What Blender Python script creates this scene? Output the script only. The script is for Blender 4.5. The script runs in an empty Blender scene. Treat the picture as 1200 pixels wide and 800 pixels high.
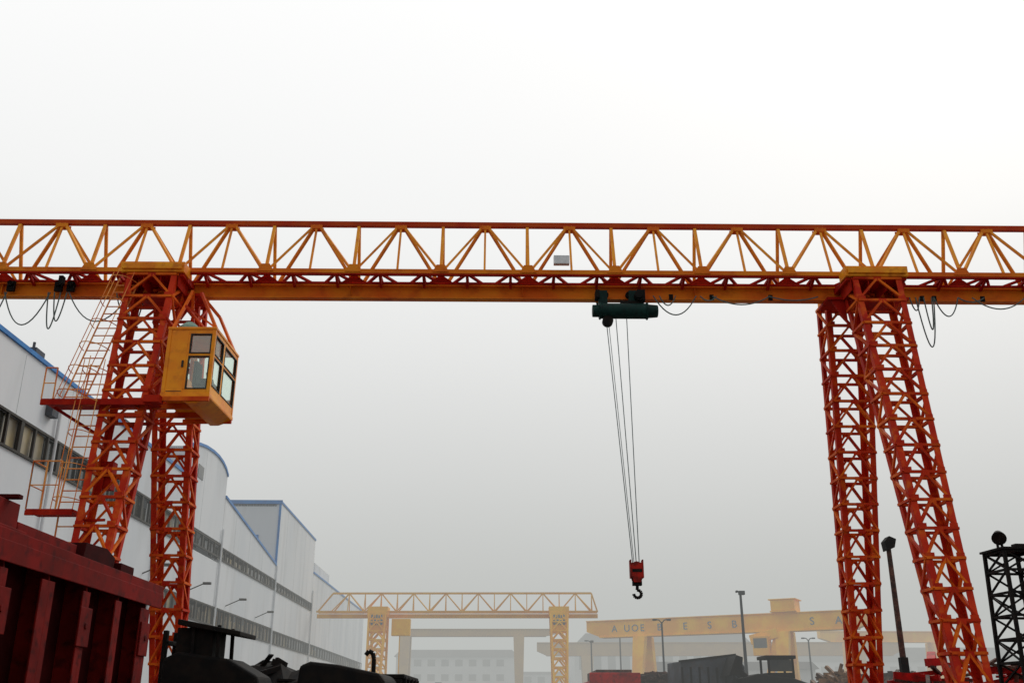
import bpy, bmesh, math, random
from mathutils import Vector, Matrix
random.seed(7)
S=bpy.context.scene
S.view_settings.view_transform='Standard'; S.view_settings.look='None'; S.view_settings.exposure=0
COL=S.collection

# ---------------- materials ----------------
def mat(name,c1,c2=None,scale=3.0,rough=0.6,spec=0.3,bump=0.0,metal=0.0,lo=0.4,hi=0.6,dirt_or_lit=None,dirt_or_lit_amt=0.5,stretch=(1,1,1)):
    m=bpy.data.materials.new(name); m.use_nodes=True; n=m.node_tree.nodes; l=m.node_tree.links
    b=n['Principled BSDF']; b.inputs['Roughness'].default_value=rough; b.inputs['Metallic'].default_value=metal
    b.inputs['Specular IOR Level'].default_value=spec
    if c2 is None: c2=tuple(x*0.75 for x in c1)
    tc=n.new('ShaderNodeTexCoord'); mp=n.new('ShaderNodeMapping'); mp.inputs['Scale'].default_value=stretch
    l.new(tc.outputs['Object'],mp.inputs['Vector'])
    no=n.new('ShaderNodeTexNoise'); no.inputs['Scale'].default_value=scale; no.inputs['Detail'].default_value=6
    l.new(mp.outputs['Vector'],no.inputs['Vector'])
    r=n.new('ShaderNodeValToRGB'); r.color_ramp.elements[0].position=lo; r.color_ramp.elements[1].position=hi
    r.color_ramp.elements[0].color=(*c1,1); r.color_ramp.elements[1].color=(*c2,1)
    l.new(no.outputs['Fac'],r.inputs['Fac']); out=r.outputs['Color']
    if dirt_or_lit:  # second colour
        n2=n.new('ShaderNodeTexNoise'); n2.inputs['Scale'].default_value=scale*3.1; n2.inputs['Detail'].default_value=8
        l.new(mp.outputs['Vector'],n2.inputs['Vector'])
        r2=n.new('ShaderNodeValToRGB'); r2.color_ramp.elements[0].position=0.52; r2.color_ramp.elements[1].position=0.68
        r2.color_ramp.elements[0].color=(0,0,0,1); r2.color_ramp.elements[1].color=(dirt_or_lit_amt,)*3+(1,)
        l.new(n2.outputs['Fac'],r2.inputs['Fac'])
        mx=n.new('ShaderNodeMix'); mx.data_type='RGBA'
        l.new(r2.outputs['Color'],mx.inputs[0]); l.new(out,mx.inputs[6]); mx.inputs[7].default_value=(*dirt_or_lit,1)
        out=mx.outputs[2]
    l.new(out,b.inputs['Base Color'])
    if bump>0:
        bp=n.new('ShaderNodeBump'); bp.inputs['Strength'].default_value=bump; bp.inputs['Distance'].default_value=0.05
        l.new(no.outputs['Fac'],bp.inputs['Height']); l.new(bp.outputs['Normal'],b.inputs['Normal'])
    return m
M_leg=mat('crane_leg_shaded_paint',(0.42,0.014,0.004),(0.58,0.035,0.005),1.3,0.6,0.12,dirt_or_lit=(0.75,0.16,0.01),dirt_or_lit_amt=0.5)  # orange steel painted red as if shaded; orange patches stand for skylit faces
M_brace=mat('crane_brace_shaded_paint',(0.50,0.028,0.004),(0.80,0.16,0.008),1.1,0.6,0.12,lo=.42,hi=.62,dirt_or_lit=(0.25,0.015,0.005),dirt_or_lit_amt=0.4)  # shade red put into the colour, with skylit orange patches
M_chord=mat('crane_chord_paint',(0.50,0.07,0.006),(0.42,0.03,0.005),1.0,0.6,0.12,dirt_or_lit=(0.2,0.02,0.01),dirt_or_lit_amt=0.3)
M_truss=mat('crane_truss_paint',(0.88,0.36,0.03),(0.78,0.25,0.018),0.9,0.6,0.15,dirt_or_lit=(0.45,0.06,0.008),dirt_or_lit_amt=0.5)
M_beam=mat('crane_beam_paint',(0.78,0.24,0.010),(0.68,0.13,0.007),0.8,0.6,0.15,dirt_or_lit=(0.35,0.03,0.006),dirt_or_lit_amt=0.45)
M_red=mat('shaded_crane_red',(0.34,0.009,0.004),(0.45,0.02,0.005),2.0,0.7,0.1,dirt_or_lit=(0.14,0.006,0.005),dirt_or_lit_amt=.4)  # dark red of the shaded crane underside put into the colour
M_yel=mat('yellow_crane_paint',(0.88,0.36,0.010),(0.78,0.22,0.008),2.0,0.5,0.2,dirt_or_lit=(0.4,0.06,0.01),dirt_or_lit_amt=0.5)
M_cab=mat('cabin_paint',(0.98,0.38,0.006),(0.90,0.27,0.006),1.6,0.4,0.25,dirt_or_lit=(0.45,0.08,0.01),dirt_or_lit_amt=0.35)
M_far=mat('yellow_gantry_paint',(0.98,0.55,0.010),(0.88,0.40,0.008),0.6,0.5)
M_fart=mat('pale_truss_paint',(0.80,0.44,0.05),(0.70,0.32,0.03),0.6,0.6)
M_farg=mat('hazed_gantry_paint',(0.50,0.34,0.15),(0.45,0.30,0.15),0.6,0.6)  # distance haze put into the colour: yellow greyed down
M_blk=mat('black_steel',(0.007,0.007,0.007),(0.014,0.011,0.009),4,0.75,0.12)
M_green=mat('dark_green_hoist',(0.003,0.024,0.021),(0.005,0.036,0.030),5,0.55,0.15,dirt_or_lit=(0.008,0.008,0.008))
M_hook=mat('hook_red',(0.42,0.015,0.008),(0.15,0.01,0.006),6,0.6,0.15)
M_cable=mat('cable_grey',(0.12,0.16,0.15),None,8,0.7)
M_rope=mat('wire_rope',(0.20,0.25,0.25),None,8,0.5)
M_grey=mat('grey_box_paint',(0.45,0.5,0.5),None,3,0.6)
M_acgreen=mat('pale_green_cover',(0.30,0.48,0.38),(0.2,0.36,0.3),3,0.6)
M_wall=mat('white_cladding',(0.70,0.72,0.74),(0.62,0.65,0.68),0.25,0.7,0.15,dirt_or_lit=(0.47,0.48,0.48),dirt_or_lit_amt=0.35,stretch=(1,1,0.2))
M_blue=mat('blue_trim',(0.008,0.19,0.52),(0.008,0.14,0.42),2,0.5)
M_winf=mat('window_frame_dark',(0.035,0.028,0.02),None,3,0.6)
M_pane=mat('window_glass_dark',(0.015,0.018,0.02),(0.06,0.055,0.04),0.7,0.15,0.5)
M_pane2=mat('window_glass_pale',(0.40,0.32,0.17),(0.22,0.19,0.13),0.9,0.3,0.6)
M_maroon=mat('maroon_primer',(0.11,0.004,0.003),(0.17,0.007,0.005),1.5,0.75,0.1,bump=0.2,dirt_or_lit=(0.025,0.003,0.003),dirt_or_lit_amt=0.7)
M_mdark=mat('maroon_primer_shaded',(0.030,0.002,0.002),(0.05,0.003,0.003),1.5,0.85,0.08,bump=0.2)  # darkened copy of the maroon, with recess shade put into the colour
M_marred=mat('red_oxide_primer',(0.20,0.006,0.004),(0.13,0.006,0.004),1.5,0.75,0.1,bump=0.2,dirt_or_lit=(0.05,0.005,0.005),dirt_or_lit_amt=0.7)
M_hazebld=mat('pale_concrete',(0.5,0.5,0.5),(0.42,0.42,0.42),0.2,0.8)
M_roofred=mat('faded_roof',(0.20,0.18,0.17),None,0.3,0.8)
M_ground=mat('ground_dirt_concrete',(0.10,0.095,0.085),(0.05,0.048,0.045),0.15,0.9,bump=0.3)
M_rust=mat('rusty_steel',(0.08,0.025,0.015),(0.03,0.015,0.012),3,0.8,dirt_or_lit=(0.18,0.12,0.08))
M_scrap=mat('scrap_mixed',(0.09,0.06,0.045),(0.025,0.02,0.016),2,0.8,dirt_or_lit=(.2,.13,.08))
M_tarp=mat('grey_container',(0.07,0.08,0.10),(0.035,0.04,0.05),1,0.7,dirt_or_lit=(.05,.03,.02))
M_lamp=mat('lamp_post_steel',(0.04,0.045,0.05),None,1,0.6)
M_roofs=mat('roof_sheet',(0.16,0.18,0.20),(0.10,0.11,0.13),1,0.7)
M_beige=mat('beige_steel',(0.26,0.15,0.08),(0.06,0.035,0.025),2,0.7)
M_redmat=mat('bright_red_paint',(0.50,0.008,0.006),(0.24,0.008,0.006),2,0.55,0.15,dirt_or_lit=(.05,.008,.008))
M_letter=mat('blue_lettering',(0.06,0.16,0.28),None,3,0.6)
M_seat=mat('seat_black',(0.015,0.015,0.015),None,3,0.7)
def glassmat():
    m=bpy.data.materials.new('cabin_glass'); m.use_nodes=True; n=m.node_tree.nodes; l=m.node_tree.links
    n.remove(n['Principled BSDF']); o=n['Material Output']
    t=n.new('ShaderNodeBsdfTransparent'); t.inputs[0].default_value=(0.88,0.95,0.89,1)
    g=n.new('ShaderNodeBsdfGlossy'); g.inputs['Roughness'].default_value=0.05; g.inputs[0].default_value=(0.9,0.95,0.92,1)
    a=n.new('ShaderNodeMixShader'); a.inputs[0].default_value=0.16; l.new(t.outputs[0],a.inputs[1]); l.new(g.outputs[0],a.inputs[2])
    l.new(a.outputs[0],o.inputs[0]); return m
M_glass=glassmat()

# ---------------- helpers ----------------
def empty(name,loc=(0,0,0),rz=0):
    o=bpy.data.objects.new(name,None); o.location=loc; o.rotation_euler=(0,0,rz); COL.objects.link(o); return o
class Mesh:
    def __init__(s): s.v=[]; s.f=[]
    def bar(s,p,q,w,h=None,up=(0,0,1)):
        if h is None: h=w
        p=Vector(p); q=Vector(q); d=(q-p)
        if d.length<1e-5: return
        d.normalize(); u=Vector(up)
        if abs(d.dot(u))>0.98: u=Vector((0,1,0))
        x=d.cross(u).normalized(); z=x.cross(d).normalized()
        b=len(s.v)
        for e in (p,q):
            for a,c in((-1,-1),(1,-1),(1,1),(-1,1)): s.v.append(e+x*(a*w/2)+z*(c*h/2))
        s.f+= [(b,b+1,b+2,b+3)[::-1],(b+4,b+5,b+6,b+7)]+[(b+i,b+(i+1)%4,b+4+(i+1)%4,b+4+i) for i in range(4)]
    def box(s,x0,x1,y0,y1,z0,z1):
        b=len(s.v)
        s.v+=[Vector(t) for t in((x0,y0,z0),(x1,y0,z0),(x1,y1,z0),(x0,y1,z0),(x0,y0,z1),(x1,y0,z1),(x1,y1,z1),(x0,y1,z1))]
        s.f+=[(b+3,b+2,b+1,b),(b+4,b+5,b+6,b+7)]+[(b+i,b+(i+1)%4,b+4+(i+1)%4,b+4+i) for i in range(4)]
    def hexa(s,pts):
        b=len(s.v); s.v+=[Vector(p) for p in pts]
        s.f+=[(b+3,b+2,b+1,b),(b+4,b+5,b+6,b+7)]+[(b+i,b+(i+1)%4,b+4+(i+1)%4,b+4+i) for i in range(4)]
    def prism(s,poly,axis,a0,a1):
        def mk(p,a): return Vector({'x':(a,p[0],p[1]),'y':(p[0],a,p[1]),'z':(p[0],p[1],a)}[axis])
        n=len(poly); b=len(s.v)
        for p in poly: s.v.append(mk(p,a0))
        for p in poly: s.v.append(mk(p,a1))
        s.f+=[tuple(range(b,b+n))[::-1],tuple(range(b+n,b+2*n))]+[(b+i,b+(i+1)%n,b+n+(i+1)%n,b+n+i) for i in range(n)]
    def cyl(s,p,q,r,r2=None,n=16):
        if r2 is None: r2=r
        p=Vector(p); q=Vector(q); d=(q-p).normalized(); u=Vector((0,0,1)) if abs(d.z)<.95 else Vector((1,0,0))
        x=d.cross(u).normalized(); z=x.cross(d); b=len(s.v)
        for e,rr in((p,r),(q,r2)):
            for i in range(n):
                a=2*math.pi*i/n; s.v.append(e+x*(rr*math.cos(a))+z*(rr*math.sin(a)))
        s.f+=[tuple(range(b,b+n))[::-1],tuple(range(b+n,b+2*n))]+[(b+i,b+(i+1)%n,b+n+(i+1)%n,b+n+i) for i in range(n)]
    def tube(s,pts,r,n=6):
        for i in range(len(pts)-1): s.cyl(pts[i],pts[i+1],r,n=n)
    def done(s,name,m,parent=None,bevel=0):
        me=bpy.data.meshes.new(name); me.from_pydata([tuple(v) for v in s.v],[],s.f)
        bm=bmesh.new(); bm.from_mesh(me); bmesh.ops.recalc_face_normals(bm,faces=bm.faces); bm.to_mesh(me); bm.free()
        me.materials.append(m); o=bpy.data.objects.new(name,me); COL.objects.link(o)
        if parent: o.parent=parent
        if bevel:
            md=o.modifiers.new('bevel','BEVEL'); md.width=bevel; md.segments=2; md.limit_method='ANGLE'
        return o
def L(a,b,t): return a+(b-a)*t

# ---------------- ground ----------------
g=Mesh(); g.v=[Vector(p) for p in((-3000,-3000,0),(3000,-3000,0),(3000,3000,0),(-3000,3000,0))]; g.f=[(0,1,2,3)]
g.done('ground',M_ground)
yard=Mesh(); yard.v=[Vector(p) for p in((-14,-20,0.004),(30,-20,0.004),(30,60,0.004),(-14,60,0.004))]; yard.f=[(0,1,2,3)]
yard.done('concrete_yard_pavement',mat('yard_concrete',(0.16,0.155,0.145),(0.10,0.095,0.09),0.4,0.9,bump=0.2))

# ---------------- main gantry crane ----------------
YAW=math.atan(0.0147)
GY=22.26
crane=empty('gantry_crane',(0,GY,0),YAW)
ZB0,ZB1=11.0,11.36; ZC=11.52; ZT=13.05; P=2.12; X0=1.445
XL,XR=-17.0,17.0
top=Mesh(); low=Mesh()
top.bar((XL,0,ZT),(XR,0,ZT),0.13,0.12)
low.bar((XL,-.5,ZC),(XR,-.5,ZC),0.11,0.11); low.bar((XL,.5,ZC),(XR,.5,ZC),0.11,0.11)
web=Mesh(); lac=Mesh(); gus=Mesh()
k0=int((XL-X0)/P); k1=int((XR-X0)/P)
for k in range(k0,k1+1):
    xt=X0+k*P
    for sgn in(-1,1):
        for e in(-.5,.5):
            xb=xt+e*P
            if XL<=xb<=XR: web.bar((xt+e*.12,sgn*.03,ZT-.05),(xb-e*.1,sgn*.5,ZC+.04),0.08,0.055)
        xb=xt+.5*P
        if xb<XR: web.bar((xb,sgn*.02,ZT-.05),(xb,sgn*.5,ZC+.04),0.075,0.055)
        if sgn==-1: web.bar((xt,-.02,ZT-.05),(xt,-.5,ZC+.04),0.05,0.05)
    gus.box(xt-.15,xt+.15,-.10,-.085,ZT-.16,ZT-.06)
    gus.box(xt-.15,xt+.15,.085,.10,ZT-.16,ZT-.06)
    xb=xt+.5*P
    if xb<XR:
        gus.prism([(xb-.2,ZC-.02),(xb+.2,ZC-.02),(xb+.1,ZC+.17),(xb-.1,ZC+.17)],'y',-.575,-.56)
n=int((XR-XL)/(P/4))
for i in range(n):
    xa=XL+i*P/4; xb=xa+P/4
    if i%2==0: lac.bar((xa,-.45,ZC-.01),(xb,.45,ZC-.01),0.07,0.05)
    else: lac.bar((xa,.45,ZC-.01),(xb,-.45,ZC-.01),0.07,0.05)
    if i%2==0:
        lac.bar((xa,-.45,ZC-.035),(xa,.45,ZC-.035),0.07,0.07)
        lac.bar((xa,-.47,ZC-.04),(xa,-.06,ZB1-.06),0.06,0.05); lac.bar((xa,.47,ZC-.04),(xa,.06,ZB1-.06),0.06,0.05)
        lac.bar((xa,0,ZC-.04),(xa,0,ZB1),0.09,0.07)
lac.bar((XL,0,ZC-.10),(XR,0,ZC-.10),0.16,0.05)
lac.bar((XL,-.5,ZC-.075),(XR,-.5,ZC-.075),0.09,0.035)
for k in range(k0,k1+1,1):
    xb=X0+(k+.5)*P
    if xb<XR: lac.prism([(xb-.28,ZB1-.03),(xb+.28,ZB1-.03),(xb+.05,ZC-.02),(xb-.05,ZC-.02)],'y',-.34,-.32)
ib=Mesh()
ib.box(XL,XR,-.11,.11,ZB0,ZB0+.03); ib.box(XL,XR,-.11,.11,ZB1-.03,ZB1); ib.box(XL,XR,-.012,.012,ZB0+.03,ZB1-.03)
for i in range(int((XR-XL)/4.24)):
    x=XL+i*4.24+.3; ib.box(x,x+.012,-.10,-.012,ZB0+.03,ZB1-.03)
top.done('top_chord',M_chord,crane); low.done('lower_chords',M_beam,crane); web.done('girder_web',M_truss,crane); gus.done('gusset_plates',M_beam,crane)
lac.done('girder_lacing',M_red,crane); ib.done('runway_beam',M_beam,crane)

def leg(name,T,B,wt,wb,bays):
    m=Mesh(); br=Mesh(); gp=Mesh()
    def c(t,a,b):
        return Vector((L(T[0],B[0],t)+a*L(wt[0],wb[0],t)/2, L(T[1],B[1],t)+b*L(wt[1],wb[1],t)/2, L(T[2],B[2],t)))
    for a in(-1,1):
        for b in(-1,1):
            p,q=c(0,a,b),c(1,a,b)
            m.bar(p+Vector((-a*.06,0,0)),q+Vector((-a*.06,0,0)),0.13,0.02,up=(0,1,0))
            m.bar(p+Vector((0,-b*.06,0)),q+Vector((0,-b*.06,0)),0.02,0.13,up=(0,1,0))
    for i in range(bays+1):
        t=i/bays
        for (a1,b1,a2,b2) in((-1,-1,1,-1),(-1,1,1,1),(-1,-1,-1,1),(1,-1,1,1)):
            br.bar(c(t,a1,b1),c(t,a2,b2),0.08,0.055)
        for b in(-1,1):
            mid=(c(t,-1,b)+c(t,1,b))/2
            gp.box(mid.x-.09,mid.x+.09,mid.y-.008+b*.035,mid.y+.008+b*.035,mid.z-.08,mid.z+.03)
        if i<bays:
            t2=(i+1)/bays
            for b in(-1,1):
                mid=(c(t,-1,b)+c(t,1,b))/2
                br.bar(mid,c(t2,-1,b),0.075,0.045); br.bar(mid,c(t2,1,b),0.075,0.045)
                for a in(-1,1):
                    cc=c(t2,a,b); gp.box(min(cc.x,cc.x-a*.17),max(cc.x,cc.x-a*.17),cc.y-.007+b*.03,cc.y+.007+b*.03,cc.z-.03,cc.z+.10)
            for a in(-1,1):
                if i%2: br.bar(c(t,a,-1),c(t2,a,1),0.05,0.06)
                else: br.bar(c(t,a,1),c(t2,a,-1),0.05,0.06)
    m.done(name+'_chords',M_leg,crane); br.done(name+'_bracing',M_brace,crane); gp.done(name+'_node_plates',M_leg,crane)
NB=17
for side,(xt,xb) in {'left':(-8.5,-8.35),'right':(8.68,8.60)}.items():
    leg(side+'_front_leg',(xt,-.62,11.2),(xb+(-.05 if side=='left' else .05),-2.95,.75),(1.15,.75),(.58,.5),NB)
    leg(side+'_rear_leg',(xt+(.15 if side=='left' else -.22),.75,11.2),(xb+(.15 if side=='left' else 0),3.0,.75),(1.12,.75),(.58,.5),NB)
    h=Mesh(); hr=Mesh()
    h.box(xt-.75,xt+.75,-1.06,-.60,11.24,11.50); h.box(xt-.75,xt+.75,.62,1.1,11.24,11.50)
    h.box(xt-.70,xt+.70,-1.11,-1.063,11.30,11.44)
    hr.box(xt-.70,xt-.55,-.60,.62,11.20,11.34) ; hr.box(xt+.55,xt+.70,-.60,.62,11.20,11.34)
    for xx in(-.62,-.2,.2,.62): hr.box(xt+xx-.01,xt+xx+.01,-.98,-.30,10.9,11.22)
    hr.box(xt-.72,xt+.72,-.98,-.15,11.17,11.235); hr.box(xt-.72,xt+.72,.15,1.0,11.17,11.235)
    hr.prism([(xt-.95,11.0),(xt-.55,11.0),(xt-.55,10.3)],'y',-.3,-.27); hr.prism([(xt+.55,11.0),(xt+.95,11.0),(xt+.55,10.3)],'y',-.3,-.27)
    hr.box(xt-1.0,xt+1.0,-.35,.35,10.93,10.995)
    h.done(side+'_leg_head',M_yel,crane,.01); hr.done(side+'_head_plates',M_red,crane)
    gb=Mesh(); gb.box(xb-.28,xb+.32,-3.9,3.9,.38,.75)
    gb.done(side+'_end_carriage',M_leg,crane,.02)
    w=Mesh()
    for yy in(-3.4,3.4): w.cyl((xb-.06,yy,.27),(xb+.1,yy,.27),.25,n=24)
    w.done(side+'_wheels',M_blk,crane)
for xx in(-8.3,8.65):
    r=Mesh(); r.box(-.06,.06,-40,60,.008,.05); o=r.done('crane_rail',M_rust); o.location=(xx,22,0); o.rotation_euler=(0,0,YAW)

bx=Mesh(); bx.box(1.0,1.38,-.75,-.60,11.66,11.88); bx.done('white_junction_box',mat('box_white',(.85,.88,.9)),crane,.01)
ft=Mesh()
for x in(-11.05,-10.75,-12.2):
    ft.box(x-.09,x+.09,-.2,-.12,11.1,11.36); ft.cyl((x,-.2,11.28),(x,-.26,11.28),.07,n=10)
ft.box(-10.95,-10.85,-.45,-.3,11.2,11.4)
for x in(3.9,4.9,6.35,10.1,10.4,11.6,12.7):
    ft.box(x-.05,x+.05,-.16,-.12,10.98,11.12)
ft.done('festoon_trolleys',M_blk,crane)
def sag(a,b,d,n=14):
    a=Vector(a);b=Vector(b); out=[]
    for i in range(n+1):
        t=i/n; p=a.lerp(b,t); p.z-=d*4*t*(1-t); out.append(p)
    return out
cb=Mesh()
for a,b,d in((-14.4,-12.9,1.0),(-12.9,-12.25,.75),(-12.3,-11.2,.85),(-11.25,-10.95,.95),(-11.1,-10.8,.75),(-10.75,-9.25,.75),(-9.3,-8.9,.9),(-9.6,-9.1,.5),(3.45,4.5,.5),(3.6,4.0,.25),(4.6,5.0,.12),(4.9,6.3,.22),(6.3,7.5,.1),(9.75,10.0,.35),(9.9,10.35,1.3),(10.1,10.3,.85),(10.35,10.95,.5),(10.95,11.6,.12),(11.3,12.6,.3)):
    cb.tube(sag((a,-.22,11.05),(b,-.22,11.05),d),.016)
cb.done('festoon_cables',M_cable,crane)

# ---- hoist
H=empty('electric_wire_rope_hoist',(0,GY,0),YAW)
h=Mesh(); xh=2.72
h.cyl((xh-.60,-.32,10.60),(xh+.55,-.32,10.60),.19,n=24)
h.cyl((xh-.78,-.32,10.60),(xh-.60,-.32,10.60),.15,n=20); h.cyl((xh+.55,-.32,10.60),(xh+.80,-.32,10.60),.17,.15,n=20)
h.cyl((xh-.62,-.32,10.60),(xh-.58,-.32,10.60),.215,n=24); h.cyl((xh+.52,-.32,10.60),(xh+.56,-.32,10.60),.215,n=24)
h.box(xh-.5,xh+.4,-.2,.2,10.66,10.75)
h.box(xh-.62,xh-.40,-.30,-.13,10.72,11.16); h.box(xh-.62,xh-.40,.13,.28,10.72,11.16)
h.box(xh+.12,xh+.34,-.30,-.13,10.72,11.16); h.box(xh+.12,xh+.34,.13,.28,10.72,11.16)
h.done('hoist_drum_body',M_green,H,.012)
h=Mesh()
for xx in(-.58,-.44,.14,.30):
    h.cyl((xh+xx,-.20,11.09),(xh+xx,-.10,11.09),.085,n=16); h.cyl((xh+xx,.10,11.09),(xh+xx,.20,11.09),.085,n=16)
h.box(xh-.70,xh-.60,-.42,-.15,10.92,11.12); h.box(xh+.30,xh+.50,-.45,-.2,10.85,11.12)
h.cyl((xh+.34,-.5,10.98),(xh+.34,-.2,10.98),.10,n=16)
h.cyl((xh-.42,-.42,10.33),(xh-.42,-.24,10.33),.13,n=18); h.box(xh-.50,xh-.34,-.40,-.26,10.33,10.5)
h.box(xh-.1,xh+.4,-.36,-.28,10.74,10.86)
h.done('hoist_trolley',M_blk,H,.008)
rp=Mesh()
bz=4.6
rp.cyl((xh-.46,-.33,10.45),(xh-.02,-.02,bz),.011,n=6); rp.cyl((xh-.22,-.33,10.42),(xh+.06,-.02,bz),.011,n=6)
rp.cyl((xh+.04,-.33,10.45),(xh+.13,.02,bz),.011,n=6); rp.cyl((xh-.40,-.33,10.33),(xh+.02,.04,bz),.008,n=6)
rp.done('wire_ropes',M_rope,H)
hk=Mesh(); hx=xh+.06
hk.cyl((hx,-.10,bz-.05),(hx,.10,bz-.05),.13,n=20)
hk.prism([(hx-.12,bz+.05),(hx+.12,bz+.05),(hx+.14,bz-.2),(hx+.08,bz-.38),(hx-.08,bz-.38),(hx-.14,bz-.2)],'y',-.12,-.09)
hk.prism([(hx-.12,bz+.05),(hx+.12,bz+.05),(hx+.14,bz-.2),(hx+.08,bz-.38),(hx-.08,bz-.38),(hx-.14,bz-.2)],'y',.09,.12)
hk.box(hx-.15,hx-.12,-.1,.1,bz-.28,bz+.12); hk.box(hx+.12,hx+.15,-.1,.1,bz-.28,bz+.12)
hk.done('hook_block',M_hook,H,.008)
hk=Mesh(); hk.box(hx-.11,hx+.11,-.125,.125,bz-.16,bz-.09); hk.box(hx-.1,hx+.1,-.08,.08,bz-.44,bz-.35); hk.cyl((hx,0,bz-.42),(hx,0,bz-.52),.035,n=10)
pts=[(hx,0,bz-.50)]
for i in range(12):
    a=math.radians(95-25*i); pts.append((hx+.085*math.cos(a),0,bz-.62+.085*math.sin(a)))
hk.tube([Vector(p) for p in pts],.036,8); hk.done('hook',M_blk,H)

# ---- operator cabin
C=empty('operator_cabin')
cx0,cx1,cy0,cy1,cz0,cz1=-7.58,-6.60,20.35,22.15,8.0,9.48
c=Mesh()
for x in(cx0,cx1):
    for y in(cy0,cy1): c.box(x-.04,x+.04,y-.04,y+.04,cz0,cz1)
c.box(cx0-.05,cx1+.05,cy0-.05,cy1+.05,cz1,cz1+.06)
c.box(cx0-.05,cx1+.05,cy0-.05,cy1+.05,cz0-.08,cz0)
c.box(cx0+.04,cx0+.42,cy0-.03,cy0+.03,cz0,cz1)
c.box(cx0+.42,cx1-.04,cy0-.03,cy0+.03,cz0,cz0+.10)
c.box(cx0+.42,cx1-.04,cy0-.03,cy0+.03,cz1-.10,cz1)
c.box(cx0+.42,cx1-.04,cy0-.028,cy0+.028,cz0+.86,cz0+.92)
c.box(cx0+.42,cx0+.47,cy0-.035,cy0+.035,cz0+.10,cz1-.10)
c.box(cx0-.03,cx0+.03,cy0+.04,cy1-.04,cz0,cz0+.8)
c.box(cx0-.03,cx0+.03,cy0+.04,cy1-.04,cz1-.15,cz1)
c.box(cx1-.03,cx1+.03,cy0+.04,cy1-.04,cz0,cz0+.20); c.box(cx1-.03,cx1+.03,cy0+.04,cy1-.04,cz1-.10,cz1)
c.box(cx1-.028,cx1+.028,cy0+.04,cy1-.04,cz0+.86,cz0+.92)
for yy in(cy0+.72,): c.box(cx1-.035,cx1+.035,yy-.06,yy+.06,cz0+.20,cz1-.10)
c.box(cx0+.04,cx1-.04,cy1-.03,cy1+.03,cz0,cz0+.4)
c.prism([(cx0+.35,cz0-.08),(cx1+.05,cz0-.08),(cx1+.05,cz0-.10),(cx1-.25,cz0-.22),(cx1-.45,cz0-.22)],'y',cy0-.03,cy0+.04)
c.prism([(cx1-.45,cz0-.22),(cx1-.25,cz0-.22),(cx1-.25,cz0-.18),(cx1-.45,cz0-.18)],'y',cy0+.04,cy1)
c.prism([(cx1+.05,cz0-.10),(cx1+.05,cz0-.082),(cx1-.25,cz0-.17),(cx1-.25,cz0-.22)],'y',cy0+.04,cy1)
c.done('cabin_shell',M_cab,C,.012)
c=Mesh()
def gasket(m,axis,c0,a0,a1,z0,z1,w=.024,t=.042):
    for (p,q,r_,s_) in((a0,a1,z0,z0+w),(a0,a1,z1-w,z1),(a0,a0+w,z0+w,z1-w),(a1-w,a1,z0+w,z1-w)):
        if axis=='y': m.box(p,q,c0-t,c0+.01,r_,s_)
        else: m.box(c0-.01,c0+t,p,q,r_,s_)
gasket(c,'y',cy0,cx0+.47,cx1-.04,cz0+.10,cz0+.86); gasket(c,'y',cy0,cx0+.47,cx1-.04,cz0+.92,cz1-.10)
for a,b in((cy0+.04,cy0+.66),(cy0+.78,cy1-.04)):
    gasket(c,'x',cx1,a,b,cz0+.20,cz0+.86); gasket(c,'x',cx1,a,b,cz0+.92,cz1-.10)
c.box(cx0+.06,cx0+.40,cy0-.034,cy0-.031,cz0+.04,cz0+.055); c.box(cx0+.34,cx0+.38,cy0-.06,cy0-.03,cz0+.6,cz0+.75)
c.done('window_gaskets',M_winf,C)
c=Mesh()
c.box(cx0+.47,cx1-.04,cy0-.006,cy0+.006,cz0+.10,cz0+.86); c.box(cx0+.47,cx1-.04,cy0-.006,cy0+.006,cz0+.92,cz1-.10)
for a,b in((cy0+.04,cy0+.66),(cy0+.78,cy1-.04)):
    c.box(cx1-.006,cx1+.006,a,b,cz0+.20,cz0+.86); c.box(cx1-.006,cx1+.006,a,b,cz0+.92,cz1-.10)
c.done('cabin_windows',M_glass,C)
c=Mesh()
c.box(cx0+.40,cx0+.85,cy0+.7,cy0+1.1,cz0+.35,cz0+.47); c.box(cx0+.36,cx0+.44,cy0+.7,cy0+1.1,cz0+.4,cz0+1.0); c.box(cx0+.55,cx0+.7,cy0+.8,cy0+1.0,cz0,cz0+.35)
c.box(cx1-.32,cx1-.1,cy0+.3,cy0+1.3,cz0,cz0+.45)
for yy in(.5,.7,1.0): c.cyl((cx1-.2,cy0+yy,cz0+.45),(cx1-.25,cy0+yy,cz0+.65),.015,n=6)
c.done('operator_seat_and_console',M_seat,C,.02)
c=Mesh()
c.cyl((cx0+.2,cy0+.6,cz1+.06),(cx0+.2,cy0+.6,cz1+.26),.28,.25,n=20); c.cyl((cx0+.2,cy0+.6,cz1+.26),(cx0+.2,cy0+.6,cz1+.40),.25,.10,n=20)
c.done('roof_ventilator',M_acgreen,C,.01)
c=Mesh()
for y in(cy0+.1,cy1-.2):
    c.bar((cx1,y,cz1+.05),(cx1-.50,y+.2,10.5),.06); c.bar((cx1-.50,y+.2,10.5),(cx1-.9,21.9,10.95),.06); c.bar((cx0,y,cz1+.05),(cx0-.1,21.7,11.0),.06)
    c.bar((cx1+.03,y,cz1+.05),(cx1-.75,y,cz1+.62),.04)
c.bar((cx1-.75,cy0+.1,cz1+.62),(cx1-.75,cy1-.2,cz1+.62),.05)
c.bar((cx0-.1,cy0-.05,cz0-.13),(cx1+.05,cy0-.05,cz0-.13),.06,.1); c.bar((cx0-.1,cy1-.05,cz0-.13),(cx1+.05,cy1-.05,cz0-.13),.06,.1)
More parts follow.
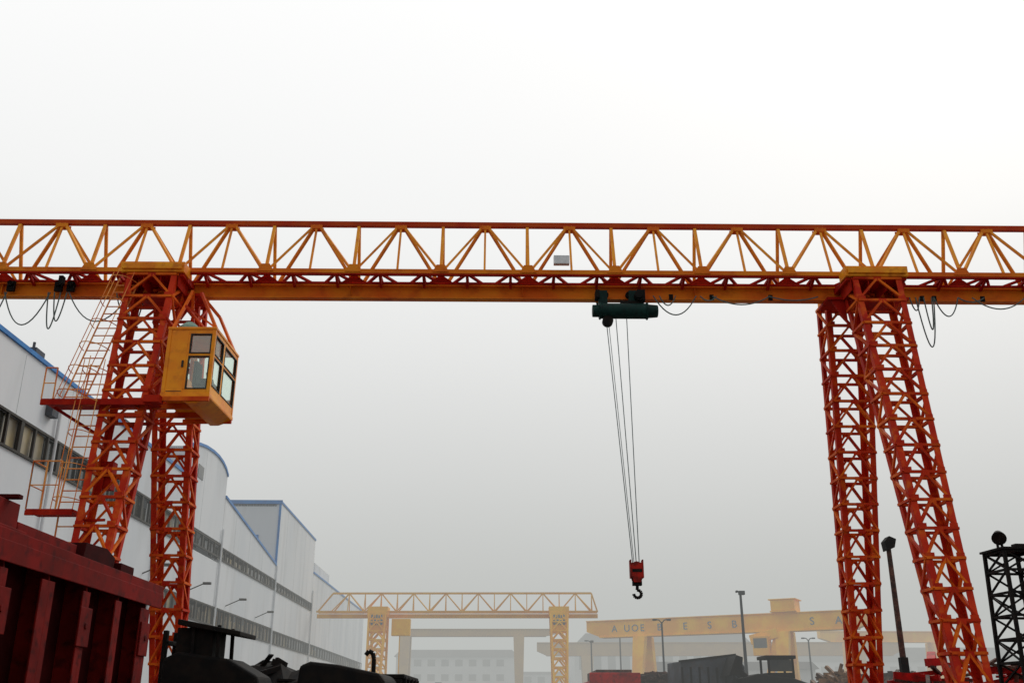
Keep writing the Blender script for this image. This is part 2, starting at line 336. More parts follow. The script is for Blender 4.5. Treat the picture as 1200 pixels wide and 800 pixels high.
for y in (cy0+.5,cy0+1.2): c.bar((cx0-1.4,y,cz0-.14),(cx1-.3,y,cz0-.14),.1,.11)
c.done('cabin_hangers',M_brace,C)

# ---- access stair & platforms
A=empty('crane_access_stair')
a=Mesh()
pz=7.86
a.box(-10.15,-7.75,20.25,20.95,pz-.05,pz); a.bar((-10.15,20.25,pz-.08),(-7.75,20.25,pz-.08),.06,.12)
a.bar((-10.0,20.6,pz-.1),(-8.9,20.9,pz-.75),.06)
a.box(-9.9,-8.95,19.9,20.5,5.35,5.41); a.bar((-9.9,19.9,5.33),(-8.95,19.9,5.33),.06,.1)
a.done('platforms',M_red,A)
a=Mesh()
def rail(m,p,q,n,hgt=1.0,r=.016):
    p=Vector(p);q=Vector(q); u=Vector((0,0,hgt))
    m.cyl(p+u,q+u,r,n=6); m.cyl(p+u*.5,q+u*.5,r*.8,n=6)
    for i in range(n+1):
        t=i/n; b=p.lerp(q,t); m.cyl(b,b+u,r,n=6)
rail(a,(-9.9,19.9,5.4),(-9.3,19.9,5.4),2); rail(a,(-9.9,19.9,5.4),(-9.9,20.5,5.4),1)
rail(a,(-10.15,20.25,pz),(-9.9,20.25,pz),1,.7)
def ladder(m,p,q,w,n,r=.018,cage=True):
    p=Vector(p);q=Vector(q); wv=Vector((w,0,0))
    m.cyl(p,q,r,n=6); m.cyl(p+wv,q+wv,r,n=6)
    for i in range(1,n): b=p.lerp(q,i/n); m.cyl(b,b+wv,r*.8,n=6)
    if cage:
        for i in range(1,n,3):
            b=p.lerp(q,i/n)+wv/2; pts=[]
            for k in range(11):
                an=math.pi*(k/10); pts.append(b+Vector((math.cos(an)*w*.62,-math.sin(an)*w*1.3,0)))
            m.tube(pts,.011,5)
        for k in(2,5,8):
            an=math.pi*k/10; o=wv/2+Vector((math.cos(an)*w*.62,-math.sin(an)*w*1.3,0)); m.cyl(p+o,q+o,.010,n=5)
ladder(a,(-9.95,20.75,pz),(-9.35,21.4,11.2),.48,17)
ladder(a,(-9.45,20.35,5.4),(-9.35,20.6,pz+.9),.45,14)
ladder(a,(-9.3,20.0,.3),(-9.3,20.1,5.4),.45,16,cage=False)
a.done('ladders_and_rails',mat('stair_orange',(.88,.40,.10),(.72,.18,.04),3),A)
a=Mesh()
a.box(-8.95,-8.6,20.75,21.0,6.0,6.6); a.box(-7.9,-7.55,20.1,20.35,7.75,7.9)
a.bar((-8.9,20.1,5.2),(-8.3,20.0,5.2),.05); a.done('control_boxes',M_red,A)

# ---------------- factory buildings on the left ----------------
BO=(-15.5,0,0); BR=0.025
def strip(par,y0,y1,z0,z1,pitch,xin=-.12,pale=.25):
    f=Mesh(); d=Mesh(); p=Mesh()
    f.box(-.04,.05,y0,y1,z1-.06,z1+.02); f.box(-.04,.07,y0,y1,z0-.03,z0+.05)
    n=max(1,int((y1-y0)/pitch)); st=(y1-y0)/n
    for i in range(n+1):
        y=min(max(y0+i*st,y0+.04),y1-.04); wd=.05 if i%3 else .11
        f.box(-.06,.04,y-wd,y+wd,z0+.05,z1-.06)
        if i<n:
            tgt=p if random.random()<pale else d
            zz=z1-.06 if random.random()<.7 else z0+(z1-z0)*.6
            off=random.uniform(-.02,.02)
            tgt.box(xin+off-.02,xin+off,y0+i*st+.03,y0+(i+1)*st-.03,z0+.05,zz)
            if tgt is p: d.box(xin-.2,xin-.18,y0+i*st,y0+(i+1)*st,z0,z1)
            elif zz<z1-.06: d.box(xin-.2,xin-.18,y0+i*st,y0+(i+1)*st,z0,z1)
    f.done('window_frames',M_winf,par); d.done('window_glass',M_pane,par)
    if p.v: p.done('window_blinds',M_pane2,par)
def wallbands(par,y0,y1,prof,strips,depth=24):
    w=Mesh(); z=0
    for (a,b) in strips:
        w.box(-.3,0,y0,y1,z,a); z=b
    poly=[(y0,z)]+[(y1,z)]+[(yy,zz) for yy,zz in reversed(prof)]
    w.prism(poly,'x',-.3,0)
    zt0=prof[0][1]; zt1=prof[-1][1]
    w.box(-depth,-.3,y0,y0+.25,0,zt0-.1); w.box(-depth,-.3,y1-.25,y1,0,zt1-.1)
    w.box(-depth-.3,-depth,y0,y1,0,min(zt0,zt1)-.1)
    w.done('cladding_walls',M_wall,par)
    r=Mesh(); poly=[(yy,zz-.12) for yy,zz in prof]+[(yy,zz-.32) for yy,zz in reversed(prof)]
    r.prism(poly,'x',-depth,-.31); r.done('roof',M_roofs,par)
    j=Mesh(); yy=y0+3
    while yy<y1-1:
        zt=[L(prof[i][1],prof[i+1][1],(yy-prof[i][0])/(prof[i+1][0]-prof[i][0])) for i in range(len(prof)-1) if prof[i][0]<=yy<=prof[i+1][0]][0]
        zz=strips[-1][1] if strips else 0
        j.box(-.001,.005,yy-.01,yy+.01,zz+.05,zt-.2); yy+=4
    j.done('panel_joints',M_grey,par)
    t=Mesh()
    for i in range(len(prof)-1):
        p,q=prof[i],prof[i+1]
        t.hexa([(-.35,p[0],p[1]-.08),(.07,p[0],p[1]-.08),(.07,q[0],q[1]-.08),(-.35,q[0],q[1]-.08),(-.35,p[0],p[1]+.07),(.07,p[0],p[1]+.07),(.07,q[0],q[1]+.07),(-.35,q[0],q[1]+.07)])
    t.done('blue_roof_trim',M_blue,par)
US=(9.46,10.6); LS=(6.0,7.0)
b1=empty('factory_hall',BO,BR)
wallbands(b1,4,49.98,[(4,12.9),(49.98,12.9)],[LS,US])
strip(b1,4,49.9,US[0],US[1],1.0,pale=.22); strip(b1,4,49.9,LS[0],LS[1],1.1,pale=.3)
v=Mesh()
for y in(32,41): v.box(-.6,-.2,y,y+.7,13.0,13.35); v.cyl((-.4,y+.2,13.3),(-.4,y+.2,13.6),.05,n=8)
v.box(.006,.26,33,33.5,11.2,11.7)
v.done('roof_vents',M_tarp,b1)
b2=empty('curved_parapet_hall',BO,BR)
wallbands(b2,50,57.6,[(50,14.55),(51.2,14.9),(52.6,15.1),(54,15.2),(55.2,15.2),(56.2,15.1),(57.0,14.9),(57.6,14.6)],[LS,US])
strip(b2,50,57.6,US[0]+.3,US[1]-.1,1.1); strip(b2,50,57.6,LS[0],LS[1],1.1)
b2w=Mesh(); b2w.box(.0,.03,51.6,52.6,13.2,13.9); b2w.done('vent_louvre',M_pane,b2)
b3=empty('sloped_roof_hall',BO,BR)
wallbands(b3,57.65,73.3,[(57.65,13.35),(73.3,11.5)],[LS,(9.7,10.4)])
strip(b3,57.65,73.2,9.7,10.4,1.1); strip(b3,57.65,73.2,LS[0],LS[1],1.1)
b4=empty('tall_factory_block',BO,BR)
wallbands(b4,73.4,89.3,[(73.4,16.15),(89.3,15.85)],[(6.0,6.9),(9.7,10.3)],16)
strip(b4,73.5,89.2,9.7,10.3,1.1); strip(b4,73.5,89.2,6.0,6.9,1.1)
w=Mesh(); w.box(-2.6,-1.5,73.33,73.39,12.6,13.7); w.done('gable_window',M_blue,b4)
w=Mesh(); w.box(-2.5,-2.1,73.30,73.325,12.7,13.6); w.box(-2.0,-1.6,73.30,73.325,12.7,13.6); w.done('gable_window_panes',M_pane,b4)
w=Mesh(); w.box(-16,.1,73.28,73.39,16.0,16.28); w.box(-.12,.04,73.30,73.39,11.6,16.0); w.done('gable_trim',M_blue,b4)
b5=empty('far_factory_hall',BO,BR)
wallbands(b5,89.4,128,[(89.4,13.0),(128,13.0)],[(6.0,6.9)],14)
strip(b5,89.4,128,6.0,6.9,1.5)
w=Mesh(); w.box(-4,-.4,92,101,12.9,14.2); w.done('roof_monitor',M_wall,b5)
dp=Mesh()
for yy in(22.0,34.0,46,57.5,73.2,89.2): dp.cyl((.1,yy,0),(.1,yy,12.5 if yy<50 else 11.4),.06,n=8)
dp.done('downpipes',M_wall,b1)
wl=Mesh()
for yy in(45,52,60,68):
    wl.bar((0,yy,7.3),(.9,yy,7.7),.05); wl.box(.8,1.2,yy-.1,yy+.1,7.62,7.74)
wl.done('wall_lamps',M_winf,b1)

# ---------------- steel beam stock front left ----------------
R=empty('steel_box_girder_stock',(-6.15,0,0),BR); R.scale=(1,1,.955)
GE=19.15
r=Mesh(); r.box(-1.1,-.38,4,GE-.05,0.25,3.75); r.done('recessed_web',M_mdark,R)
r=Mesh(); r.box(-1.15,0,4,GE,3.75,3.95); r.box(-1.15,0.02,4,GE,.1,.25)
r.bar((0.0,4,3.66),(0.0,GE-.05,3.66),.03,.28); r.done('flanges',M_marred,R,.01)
r=Mesh(); rnd=random.Random(3)
y=4.4; i=0
while y<GE-.2:
    r.prism([(-.38,.25),(-.02,.25),(-.02,3.3),(-.06,3.6),(-.38,3.74)],'y',y-.02,y+.02)
    wv=rnd.uniform(.14,.30)
    r.box(-.05,-.022,y-wv,y+wv*.6,.25,3.45)
    if i%2==0: r.box(-.018,.012,y-.26,y+.20,2.6,3.2); r.cyl((-.018,y,2.92),(.03,y,2.92),.05,n=10)
    y+=1.40; i+=1
r.bar((-.25,4,1.8),(-.25,GE-.1,1.8),.12,.12)
r.done('stiffener_ribs',M_maroon,R,.008)
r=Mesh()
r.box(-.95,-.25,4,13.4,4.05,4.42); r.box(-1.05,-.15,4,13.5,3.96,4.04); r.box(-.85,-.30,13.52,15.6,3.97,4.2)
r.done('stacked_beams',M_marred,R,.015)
r=Mesh(); r.prism([(15.65,3.97),(17.0,3.97),(17.0,4.2),(16.6,4.3),(15.7,4.26)],'x',-.9,-.2); r.box(-.7,-.1,17.05,17.7,3.97,4.12)
for k in range(7): r.box(-.8,-.1,7+k*1.0,7.12+k*1.0,4.43,4.49)
r.done('timber_packers',M_mdark,R,.01)
r=Mesh(); r.box(-1.05,-.6,19.2,19.7,.0,3.1)
r.done('end_box_section',M_mdark,R,.01)

# ---------------- dark yard machinery ----------------
def wheels(par,cs,r,w):
    m=Mesh()
    for (x,y) in cs: m.cyl((x-w/2,y,r),(x+w/2,y,r),r,n=22)
    m.done('tyres',M_blk,par,.02)
F=empty('forklift',(-6.25,22.6,0),0.0)
f=Mesh()
f.prism([(-.95,.35),(1.0,.35),(1.05,1.5),(.85,2.25),(.2,2.6),(-.9,2.75),(-1.2,2.6),(-1.2,1.6)],'y',-.65,.65)
f.done('body',M_blk,F,.06)
f=Mesh()
for x in(-.6,-.05):
    for y in(-.55,.55): f.bar((x,y,2.3),(x-.03,y,3.3),.08)
f.hexa([(-.95,-.7,3.30),(.42,-.7,3.06),(.42,.7,3.06),(-.95,.7,3.30),(-.95,-.7,3.42),(.42,-.7,3.16),(.42,.7,3.16),(-.95,.7,3.42)])
f.box(-1.0,-.2,-.5,.5,2.6,3.25)
for y in(-.35,.35): f.bar((-1.28,y,.2),(-1.28,y,3.2),.1,.14)
f.box(-1.33,-1.23,-.4,.4,2.9,3.0); f.box(-2.1,-1.3,-.4,-.28,.15,.2); f.box(-2.1,-1.3,.28,.4,.15,.2)
f.done('overhead_guard_and_mast',M_blk,F,.02)
wheels(F,[(-.6,-.6),(-.6,.6),(.75,-.55),(.75,.55)],.38,.25)
T=empty('dark_truck',(-3.25,20.9,0),0)
t=Mesh()
t.prism([(-.9,.5),(.8,.5),(.85,1.6),(.82,2.1),(.7,2.24),(-.1,2.40),(-.65,2.46),(-.85,2.38),(-.92,1.6)],'y',-1.0,1.2)
t.done('cab',M_blk,T,.06)
t=Mesh(); t.box(-.95,.9,1.3,4.6,.7,2.2); t.box(-1.0,.95,1.3,4.6,2.2,2.3)
for k in range(5): t.box(-1.02,.98,1.4+k*.75,1.48+k*.75,.7,2.25)
t.done('load_bed',M_blk,T,.02)
t=Mesh(); t.tube([Vector(p) for p in((.45,0,2.2),(.45,0,2.55),(.42,0,2.66),(.34,0,2.70),(.28,0,2.62))],.045,8); t.box(-1.15,-.95,-.9,-.85,1.5,1.9); t.done('exhaust_stack',M_blk,T)
t=Mesh(); t.box(-.7,.65,-1.02,-1.005,1.4,2.05); t.done('windscreen',M_pane,T)
wheels(T,[(-.8,-.3),(.75,-.3),(-.8,3.5),(.75,3.5)],.48,.3)
def heap(name,cx,cy,rx,ry,hh,m,n=70,seed=1,long=1.2):
    rnd=random.Random(seed); q=Mesh()
    seg=14
    base=len(q.v)
    rings=[(1,0.0),(.85,.55),(.6,.85),(.25,1.0)]
    for fr,hz in rings:
        for i in range(seg):
            a=2*math.pi*i/seg; k=fr*(1+rnd.uniform(-.15,.15)); q.v.append(Vector((cx+rx*k*math.cos(a),cy+ry*k*math.sin(a),hh*.88*hz*(1+rnd.uniform(-.1,.1)))))
    for r_ in range(3):
        for i in range(seg):
            q.f.append((base+r_*seg+i,base+r_*seg+(i+1)%seg,base+(r_+1)*seg+(i+1)%seg,base+(r_+1)*seg+i))
    q.f.append(tuple(base+3*seg+i for i in range(seg)))
    for i in range(n):
        a=rnd.uniform(0,2*math.pi); k=math.sqrt(rnd.random()); x=cx+rx*k*math.cos(a); y=cy+ry*k*math.sin(a)
        z=hh*(1-k**2.6)*.9+.1
        d=Vector((rnd.uniform(-1,1),rnd.uniform(-.6,.6),rnd.uniform(-.2,.3))).normalized()*rnd.uniform(.3,long)
        q.bar(Vector((x,y,z))-d/2,Vector((x,y,z))+d/2,rnd.uniform(.06,.25),rnd.uniform(.03,.2))
    return q.done(name,m)
heap('scrap_steel_pile',-6.7,29.5,3.4,1.8,3.05,M_blk,60,3,.8)
heap('scrap_steel_pile',-1.9,27,.9,1.0,2.25,M_blk,20,5)

K=empty('flatbed_trailer',(4.9,50,0),0)
k=Mesh(); k.box(-1.2,1.1,-1.2,6,1.1,1.4); k.box(-1.25,1.15,-1.25,-1.1,1.4,3.2); k.box(-1.1,1.0,-1.0,5.5,1.45,2.9); k.done('deck_and_headboard',M_redmat,K,.03)
k=Mesh(); k.box(-.9,.8,-.8,5,2.95,3.35); k.done('load',M_rust,K,.02)
wheels(K,[(-1,0),(.9,0),(-1,4.5),(.9,4.5)],.5,.3)
K=empty('shipping_container',(9.4,50,0),0.12)
k=Mesh()
k.prism([(-1.7,1.0),(1.5,1.0),(1.5,3.5),(1.1,4.0),(-1.6,3.7)],'y',-1.2,1.2)
k.done('shell',M_tarp,K,.04)
k=Mesh()
for i in range(8): k.box(-1.6+i*.42,-1.52+i*.42,-1.24,-1.2,1.0,3.45)
k.bar((-1.7,-1.22,3.70),(1.1,-1.22,4.02),.08); k.box(-1.75,1.55,-1.3,1.3,.3,1.0); k.done('ribs_and_skid',M_blk,K)
K=empty('wheel_loader',(12.2,48,0),.0)
k=Mesh()
k.prism([(-1.9,1.0),(1.3,.9),(1.5,2.6),(.6,2.9),(-1.0,3.1),(-1.8,2.9)],'y',-1,1); k.done('body',M_blk,K,.06)
k=Mesh(); k.box(-.5,.7,-.8,.8,2.9,3.15)
for x in(-.45,.65):
    for y in(-.75,.75): k.bar((x,y,2.8),(x,y,3.8),.1)
k.box(-.6,.8,-.85,.85,3.75,3.9); k.bar((-1.0,.5,2.5),(-1.9,.5,3.4),.2); k.bar((-1.0,-.5,2.5),(-1.9,-.5,3.4),.2); k.prism([(-2.4,3.0),(-1.8,3.1),(-1.7,3.8),(-2.0,3.9)],'y',-1.2,1.2)
k.done('cab_and_arms',M_blk,K,.02)
k=Mesh(); k.box(-.42,.62,-.78,-.75,3.2,3.7); k.done('cab_glass',M_pane,K)
wheels(K,[(-1.4,-1),(-1.4,1),(.9,-1),(.9,1)],.75,.5)
heap('steel_offcuts_pile',14.6,46,2.6,2.0,3.3,M_beige,190,11,1.1)
heap('steel_offcuts_pile',17.4,47,2.6,2.0,3.3,M_scrap,160,12,1.1)
heap('rusty_scrap_pile',7.3,52,2.2,1.5,3.5,M_rust,120,13,1.1)
heap('scrap_steel_pile',11,53,3.2,1.5,3.5,M_scrap,120,19,1.1)
K=empty('red_steel_beam_stack')
k=Mesh(); rnd=random.Random(4)
for j,z in enumerate((.3,.8,1.3,1.7,2.05)):
    for i in range(6-j//2):
        x=10.9+i*.95+j*.22+rnd.uniform(-.1,.1); yy=27.5+rnd.uniform(-.6,.6)
        k.box(x-.35,x+.35,yy,yy+5,z-.28,z-.22); k.box(x-.35,x+.35,yy,yy+5,z+.13,z+.19); k.box(x-.03,x+.03,yy,yy+5,z-.22,z+.13)
for i in range(60):
    x=10.5+rnd.uniform(0,4.8); pk=2.35+.75*math.exp(-((x-12.2)/1.0)**2)
    d=Vector((rnd.uniform(-1,1),rnd.uniform(-.3,.8),rnd.uniform(-.22,.22))).normalized()*rnd.uniform(.25,.6); c0=Vector((x,rnd.uniform(27.2,28.8),rnd.uniform(2.0,pk)))
    k.bar(c0-d,c0+d,rnd.uniform(.08,.28),rnd.uniform(.06,.25))
k.done('beams',M_redmat,K)
k=Mesh()
for i in range(26):
    x=10.5+rnd.uniform(0,4.8); d=Vector((rnd.uniform(-1,1),rnd.uniform(0,1),rnd.uniform(-.2,.5)))*.45; c0=Vector((x,27.3,rnd.uniform(1.9,2.7)))
    k.bar(c0-d,c0+d,.1,.07)
k.done('loose_angles',M_rust,K)

# ---------------- lamps ----------------
def street_lamp(x,y,h,r=.09,double=False,m=M_lamp,head=.5):
    E=empty('street_lamp',(x,y,0)); p=Mesh(); p.cyl((0,0,0),(0,0,h),r,r*.55,n=12); p.cyl((0,0,0),(0,0,.4),r*1.8,r*1.5,n=12); p.done('pole',m,E)
    a=Mesh()
    for s in((-1,1) if double else (-1,)):
        a.tube([Vector((0,0,h-.1)),Vector((s*head*.5,0,h+.12)),Vector((s*head,0,h+.15))],r*.4,8)
        a.box(min(s*head,s*head*1.8),max(s*head,s*head*1.8),-.12,.12,h+.08,h+.2)
    if not double: a.box(-.1,.25,-.15,.15,h-.05,h+.18)
    a.done('lamp_head',m,E,.02)
street_lamp(13.6,60,8.0,.13,False,M_lamp,.15)
street_lamp(10.3,70,7.2,.10,True,M_lamp,.35)
street_lamp(11.6,110,9.0,.13,True,M_lamp,.4)
street_lamp(8.5,110,8.3,.13,False,M_lamp,.4)
street_lamp(27.5,95,7.6,.12,True,M_lamp,.35)
E=empty('floodlight_pole',(12.15,32,0)); p=Mesh(); p.cyl((0,0,0),(0,0,6.6),.11,.075,n=14); p.done('pole',M_rust,E)
p=Mesh(); p.prism([(-.12,6.35),(.14,6.45),(.22,6.72),(.0,6.82),(-.16,6.65)],'y',-.2,.2); p.cyl((0,0,6.3),(0,0,6.6),.06,n=8); p.box(-.12,.12,-.12,.12,2.6,3.1); p.done('floodlight',M_blk,E,.02)
E=empty('lattice_floodlight_tower',(12.05,24,0),.1); p=Mesh()
for x in(-.42,.42):
    for y in(-.42,.42): p.bar((x*1.25,y*1.25,0),(x,y,5.15),.075)
zz=[i*.52 for i in range(10)]+[5.12]
for i,z in enumerate(zz):
    s=L(.525,.42,z/5.15)
    for a1,b1 in((( -s,-s),(s,-s)),((s,-s),(s,s)),((s,s),(-s,s)),((-s,s),(-s,-s))):
        p.bar((*a1,z),(*b1,z),.055)
        if i<len(zz)-1:
            s2=L(.525,.42,zz[i+1]/5.15); c2=(b1[0]/s*s2,b1[1]/s*s2); c1=(a1[0]/s*s2,a1[1]/s*s2)
            p.bar((*a1,z),(*c2,zz[i+1]),.04)
            if i%2: p.bar((*b1,z),(*c1,zz[i+1]),.04)
p.box(-.5,.5,-.5,.5,5.15,5.2); p.done('lattice_frame',M_blk,E)
p=Mesh(); p.bar((-.42,-.42,5.1),(-.55,-.5,5.4),.05); p.cyl((-.62,-.62,5.36),(-.48,-.38,5.50),.17,.10,n=16); p.bar((-.3,0,5.2),(-.3,0,5.35),.05); p.box(.1,.35,-.1,.1,5.2,5.34); p.done('floodlights',M_blk,E,.01)
E=empty('steel_skip',(13.2,22.5,0)); p=Mesh()
p.prism([(-1.0,0.1),(1.6,0.1),(1.9,2.9),(-.9,2.5)],'y',-.9,.9); p.box(-.95,1.95,-.95,-.9,2.2,2.3); p.done('skip_body',M_maroon,E,.03)
p=Mesh()
for i in range(5): p.box(-.8+i*.55,-.7+i*.55,-.95,-.9,.2,2.15)
p.bar((-.3,0,2.4),(-.1,0,3.3),.12); p.bar((.0,0,2.6),(.6,.1,3.4),.16); p.prism([(-.5,2.5),(1.2,2.6),(.9,3.1),(.4,3.35),(-.1,3.0)],'y',-.4,.4); p.done('ribs_and_contents',M_blk,E)

# ---------------- background gantry cranes ----------------
def far_truss(name,x0,x1,y,yaw,zb,zt,legs,m):
    E=empty(name,(0,y,0),yaw); q=Mesh(); W=.5
    q.bar((x0+1.3,0,zt),(x1-.5,0,zt),.16)
    for s in(-W,W): q.bar((x0,s,zb+.35),(x1,s,zb+.35),.14)
    q.bar((x0,0,zb),(x1,0,zb),.25,.34)
    n=2*round((x1-x0-1.8)/1.45/2*1.0); st=(x1-x0-1.8)/n; xa=x0+1.3
    for i in range(n):
        a=xa+i*st; b=a+st
        for s in(-W,W):
            if i%2: q.bar((a,0,zt),(b,s,zb+.35),.09)
            else: q.bar((a,s,zb+.35),(b,0,zt),.09)
            q.bar((b,0,zt),(b,s,zb+.35),.07)
        q.bar((a,-W,zb+.35),(b,W,zb+.35),.09)
    q.bar((x0,0,zb+.35),(x0+1.3,0,zt),.12); q.bar((x1,0,zb+.35),(x1-.5,0,zt),.12)
    q.done('girder',m,E)
    for lx in legs:
        l=Mesh()
        for sy in(-1,1):
            for i in range(12):
                t,t2=i/12,(i+1)/12
                def cc(t,a,b): return Vector((lx+a*L(.75,.45,t),sy*L(.6,2.8,t)+b*.28,L(zb+.2,.4,t)))
                for a in(-1,1):
                    for b in(-1,1): l.bar(cc(t,a,b),cc(t2,a,b),.14)
                for b in(-1,1):
                    mid=(cc(t,-1,b)+cc(t,1,b))/2; l.bar(mid,cc(t2,-1,b),.10); l.bar(mid,cc(t2,1,b),.10); l.bar(cc(t,-1,b),cc(t,1,b),.10)
        l.done('legs',M_far,E)
        hb=Mesh(); hb.box(lx-.87,lx+.87,-.9,.9,zb-.1,zb+.75); hb.box(lx-.45,lx+.45,-3.4,3.4,.05,.4); hb.done('leg_head',M_far,E)
        sg=Mesh(); sg.box(lx-.7,lx+.7,-.96,-.92,zb-1.5,zb+.25); sg.done('sign_panel',M_far,E)
        sg=Mesh()
        for k in range(4): sg.box(lx-.52+k*.28,lx-.35+k*.28,-.99,-.965,zb-.8,zb-.42+.07*(k%2))
        for k in range(5): sg.box(lx-.5+k*.21,lx-.38+k*.21,-.99,-.965,zb-.22,zb+.05-.05*(k%2))
        sg.done('sign_lettering',M_letter,E)
    tr=Mesh(); tr.box(legs[0]+1.3,legs[0]+2.9,-1.1,-.4,zb-1.7,zb-.3); tr.cyl((legs[0]+2.0,-.8,zb-1.7),(legs[0]+2.0,-.8,zb-4.8),.05,n=6); tr.done('cab',M_far,E,.03)
    return E
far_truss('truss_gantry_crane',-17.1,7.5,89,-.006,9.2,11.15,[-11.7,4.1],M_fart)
def far_box(name,x0,x1,loc,yaw,zb,th,legs,m,lw=.9,text=None):
    E=empty(name,loc,yaw); q=Mesh()
    q.prism([(x0,zb+th*.35),(x0+1.5,zb),(x1-1.5,zb),(x1,zb+th*.35),(x1,zb+th),(x0,zb+th)],'y',-.6,.6)
    q.box(x0,x1,-.75,.75,zb+th,zb+th+.08); q.box(x0+1.5,x1-1.5,-.75,.75,zb-.09,zb-.005)
    q.done('box_girder',m,E)
    l=Mesh()
    for lx in legs:
        for s in(-1,1):
            l.hexa([(lx-lw*.35,s*3-.3,.4),(lx+lw*.35,s*3-.3,.4),(lx+lw*.35,s*3+.3,.4),(lx-lw*.35,s*3+.3,.4),(lx-lw*.6,s*.9-.4,zb-.1),(lx+lw*.6,s*.9-.4,zb-.1),(lx+lw*.6,s*.9+.4,zb-.1),(lx-lw*.6,s*.9+.4,zb-.1)])
        l.box(lx-.4,lx+.4,-4,4,.05,.39)
    l.done('legs',m,E)
    if text:
        for (tx,ss) in text:
            cu=bpy.data.curves.new('lettering','FONT'); cu.body=ss; cu.size=th*.62; cu.extrude=.01; cu.space_character=1.3
            o=bpy.data.objects.new('girder_lettering',cu); o.data.materials.append(M_letter); COL.objects.link(o); o.parent=E
            o.location=(tx,-.63,zb+th*.28); o.rotation_euler=(math.radians(90),0,0)
    return E
E=far_box('yellow_box_gantry_crane',0,29.5,(8.3,110,0),-.50,8.75,1.6,[6.2,21.0],M_far,1.1,[(2.9,'A'),(4.3,'UOE'),(8.0,'B'),(10.8,'E'),(13.4,'S'),(15.9,'B'),(23.6,'S'),(26.0,'A')])
t=Mesh(); t.box(20.1,22.4,-1.2,1.2,10.6,11.6); t.box(19.9,22.6,-1.3,1.3,11.6,11.7); t.box(20.0,22.5,-1.3,1.3,10.45,10.58); t.done('trolley_house',M_far,E,.03)
t=Mesh(); t.bar((17.9,-1.3,7.9),(20.6,-1.3,8.5),.5,.9); t.box(18.3,19.8,-2.2,-.9,6.4,8.2)
t.hexa([(18.4,-2.9,.4),(19.0,-2.9,.4),(19.0,-2.3,.4),(18.4,-2.3,.4),(20.2,-1.1,8.6),(20.9,-1.1,8.6),(20.9,-.5,8.6),(20.2,-.5,8.6)]); t.done('cab_and_bracket',M_far,E,.03)
t=Mesh(); t.box(18.4,19.7,-2.22,-2.19,7.1,8.0); t.done('cab_glass',M_pane,E)
far_box('hazed_box_gantry_crane',-17,6.5,(0,150,0),.0,11.6,.9,[-15.6,1.0],M_farg,1.3)
far_box('hazed_box_gantry_crane',4.0,62,(0,165,0),-.02,9.6,1.9,[12,36,55],M_farg,1.6)
far_box('yellow_gantry_crane_distant',0,20,(45,150,0),.05,10.8,1.4,[4.5,17],M_far,1.0)
def low_building(name,x,y,w,d,h,fl,m=M_hazebld,gable=0):
    E=empty(name,(x,y,0)); q=Mesh(); q.box(0,w,0,d,0,h); q.done('walls',m,E)
    r=Mesh()
    if gable: r.prism([(-.5,h),(w+.5,h),(w+.5-gable,h+gable),(-.5+gable,h+gable)],'y',-.5,d+.5)
    else: r.box(-.3,w+.3,-.3,d+.3,h,h+.5)
    r.done('roof',M_roofred,E)
    p=Mesh(); fh=h/fl; n=int(w/3.2)
    for f_ in range(fl):
        for i in range(n): p.box(1+i*3.2,2.7+i*3.2,-.06,-.02,f_*fh+fh*.35,f_*fh+fh*.8)
    p.done('windows',M_pane,E)
low_building('distant_office_block',-27,240,28,14,13.0,4,gable=1.5)
low_building('distant_office_block',2,250,10,14,9.5,3)
low_building('distant_warehouse',14,230,40,30,14.5,2,gable=3)
low_building('distant_warehouse',58,240,60,30,12.0,2,gable=3)
low_building('distant_warehouse',20,150,24,12,7.0,1,M_hazebld,1)

# ---------------- fog bank ----------------
FOG=0.52; DEN=.0052
fm=bpy.data.materials.new('emissive_fog_volume'); fm.use_nodes=True; n=fm.node_tree.nodes; l=fm.node_tree.links
n.remove(n['Principled BSDF']); ab=n.new('ShaderNodeVolumeAbsorption'); ab.inputs['Color'].default_value=(0,0,0,1); ab.inputs['Density'].default_value=DEN
em=n.new('ShaderNodeEmission'); em.inputs['Color'].default_value=(.97,1.0,.965,1); em.inputs['Strength'].default_value=DEN*FOG  # emission stands in for light scattered by the fog
ad=n.new('ShaderNodeAddShader'); l.new(ab.outputs[0],ad.inputs[0]); l.new(em.outputs[0],ad.inputs[1]); l.new(ad.outputs[0],n['Material Output'].inputs['Volume'])
f=Mesh(); f.box(-700,700,30,1600,-1,42); f.done('fog',fm)

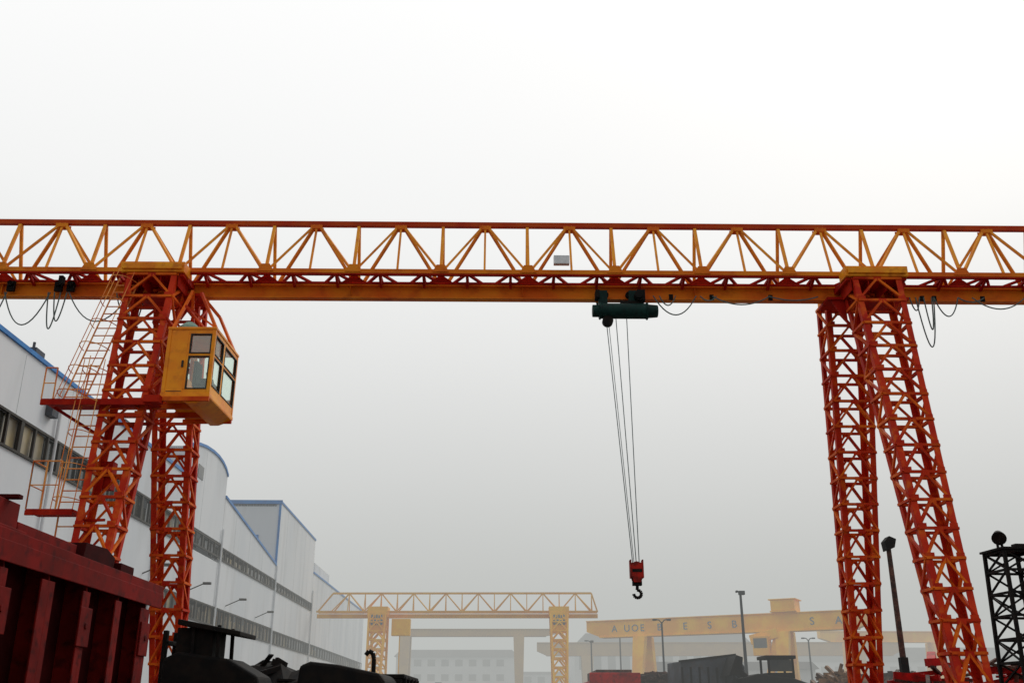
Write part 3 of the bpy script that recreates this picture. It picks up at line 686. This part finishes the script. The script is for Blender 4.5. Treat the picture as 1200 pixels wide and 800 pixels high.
# ---------------- world & sun ----------------
sd=Vector((0.40,0.62,0.67)).normalized()
W=bpy.data.worlds.new('World'); S.world=W; W.use_nodes=True; n=W.node_tree.nodes; l=W.node_tree.links
bg=n['Background']; bg.inputs[1].default_value=1.0
sky=n.new('ShaderNodeTexSky'); sky.sky_type='NISHITA'; sky.sun_disc=False
sky.sun_elevation=math.asin(sd.z); sky.sun_rotation=math.atan2(sd.x,sd.y); sky.dust_density=6
sc=n.new('ShaderNodeVectorMath'); sc.operation='SCALE'; sc.inputs[3].default_value=.08; l.new(sky.outputs[0],sc.inputs[0])
tc=n.new('ShaderNodeTexCoord'); nm=n.new('ShaderNodeVectorMath'); nm.operation='NORMALIZE'; l.new(tc.outputs['Generated'],nm.inputs[0])
sp=n.new('ShaderNodeSeparateXYZ'); l.new(nm.outputs[0],sp.inputs[0])
no=n.new('ShaderNodeTexNoise'); no.inputs['Scale'].default_value=1.3; no.inputs['Detail'].default_value=2; l.new(nm.outputs[0],no.inputs['Vector'])
ma=n.new('ShaderNodeMath'); ma.operation='MULTIPLY_ADD'; ma.inputs[1].default_value=.12; l.new(no.outputs['Fac'],ma.inputs[0])
sb=n.new('ShaderNodeMath'); sb.operation='SUBTRACT'; l.new(sp.outputs['Z'],sb.inputs[0]); sb.inputs[1].default_value=.06
l.new(sb.outputs[0],ma.inputs[2])
rp_=n.new('ShaderNodeValToRGB'); cr=rp_.color_ramp
cr.elements[0].position=0.0; cr.elements[0].color=(.58,.585,.575,1)
cr.elements[1].position=1.0; cr.elements[1].color=(1.15,1.15,1.15,1)
for p_,c_ in((.12,.72),(.22,.85),(.34,.97),(.45,1.06)):
    e=cr.elements.new(p_); e.color=(c_,c_,c_*.995,1)
l.new(ma.outputs[0],rp_.inputs[0])
# unseen sky behind the camera is dimmed to keep near faces dark
yr=n.new('ShaderNodeMapRange'); yr.inputs[1].default_value=-.8; yr.inputs[2].default_value=.5; yr.inputs[3].default_value=.58; yr.inputs[4].default_value=1.0
l.new(sp.outputs['Y'],yr.inputs[0])
s2=n.new('ShaderNodeVectorMath'); s2.operation='SCALE'; l.new(rp_.outputs[0],s2.inputs[0]); l.new(yr.outputs[0],s2.inputs[3])
mx=n.new('ShaderNodeMix'); mx.data_type='RGBA'; mx.inputs[0].default_value=.95
l.new(sc.outputs[0],mx.inputs[6]); l.new(s2.outputs[0],mx.inputs[7]); l.new(mx.outputs[2],bg.inputs[0])
sl=bpy.data.lights.new('Sun','SUN'); sl.energy=1.3; sl.angle=math.radians(20); sl.color=(1,.96,.9)
so=bpy.data.objects.new('Sun',sl); COL.objects.link(so); so.rotation_euler=(-sd).to_track_quat('-Z','Y').to_euler()

# ---------------- camera ----------------
cd=bpy.data.cameras.new('Camera'); cd.sensor_width=36; cd.lens=34.5; cd.clip_end=6000; cd.clip_start=.1
co=bpy.data.objects.new('Camera',cd); COL.objects.link(co); co.location=(0,0,1.6); co.rotation_euler=(math.radians(90+20.5),0,0)
S.camera=co
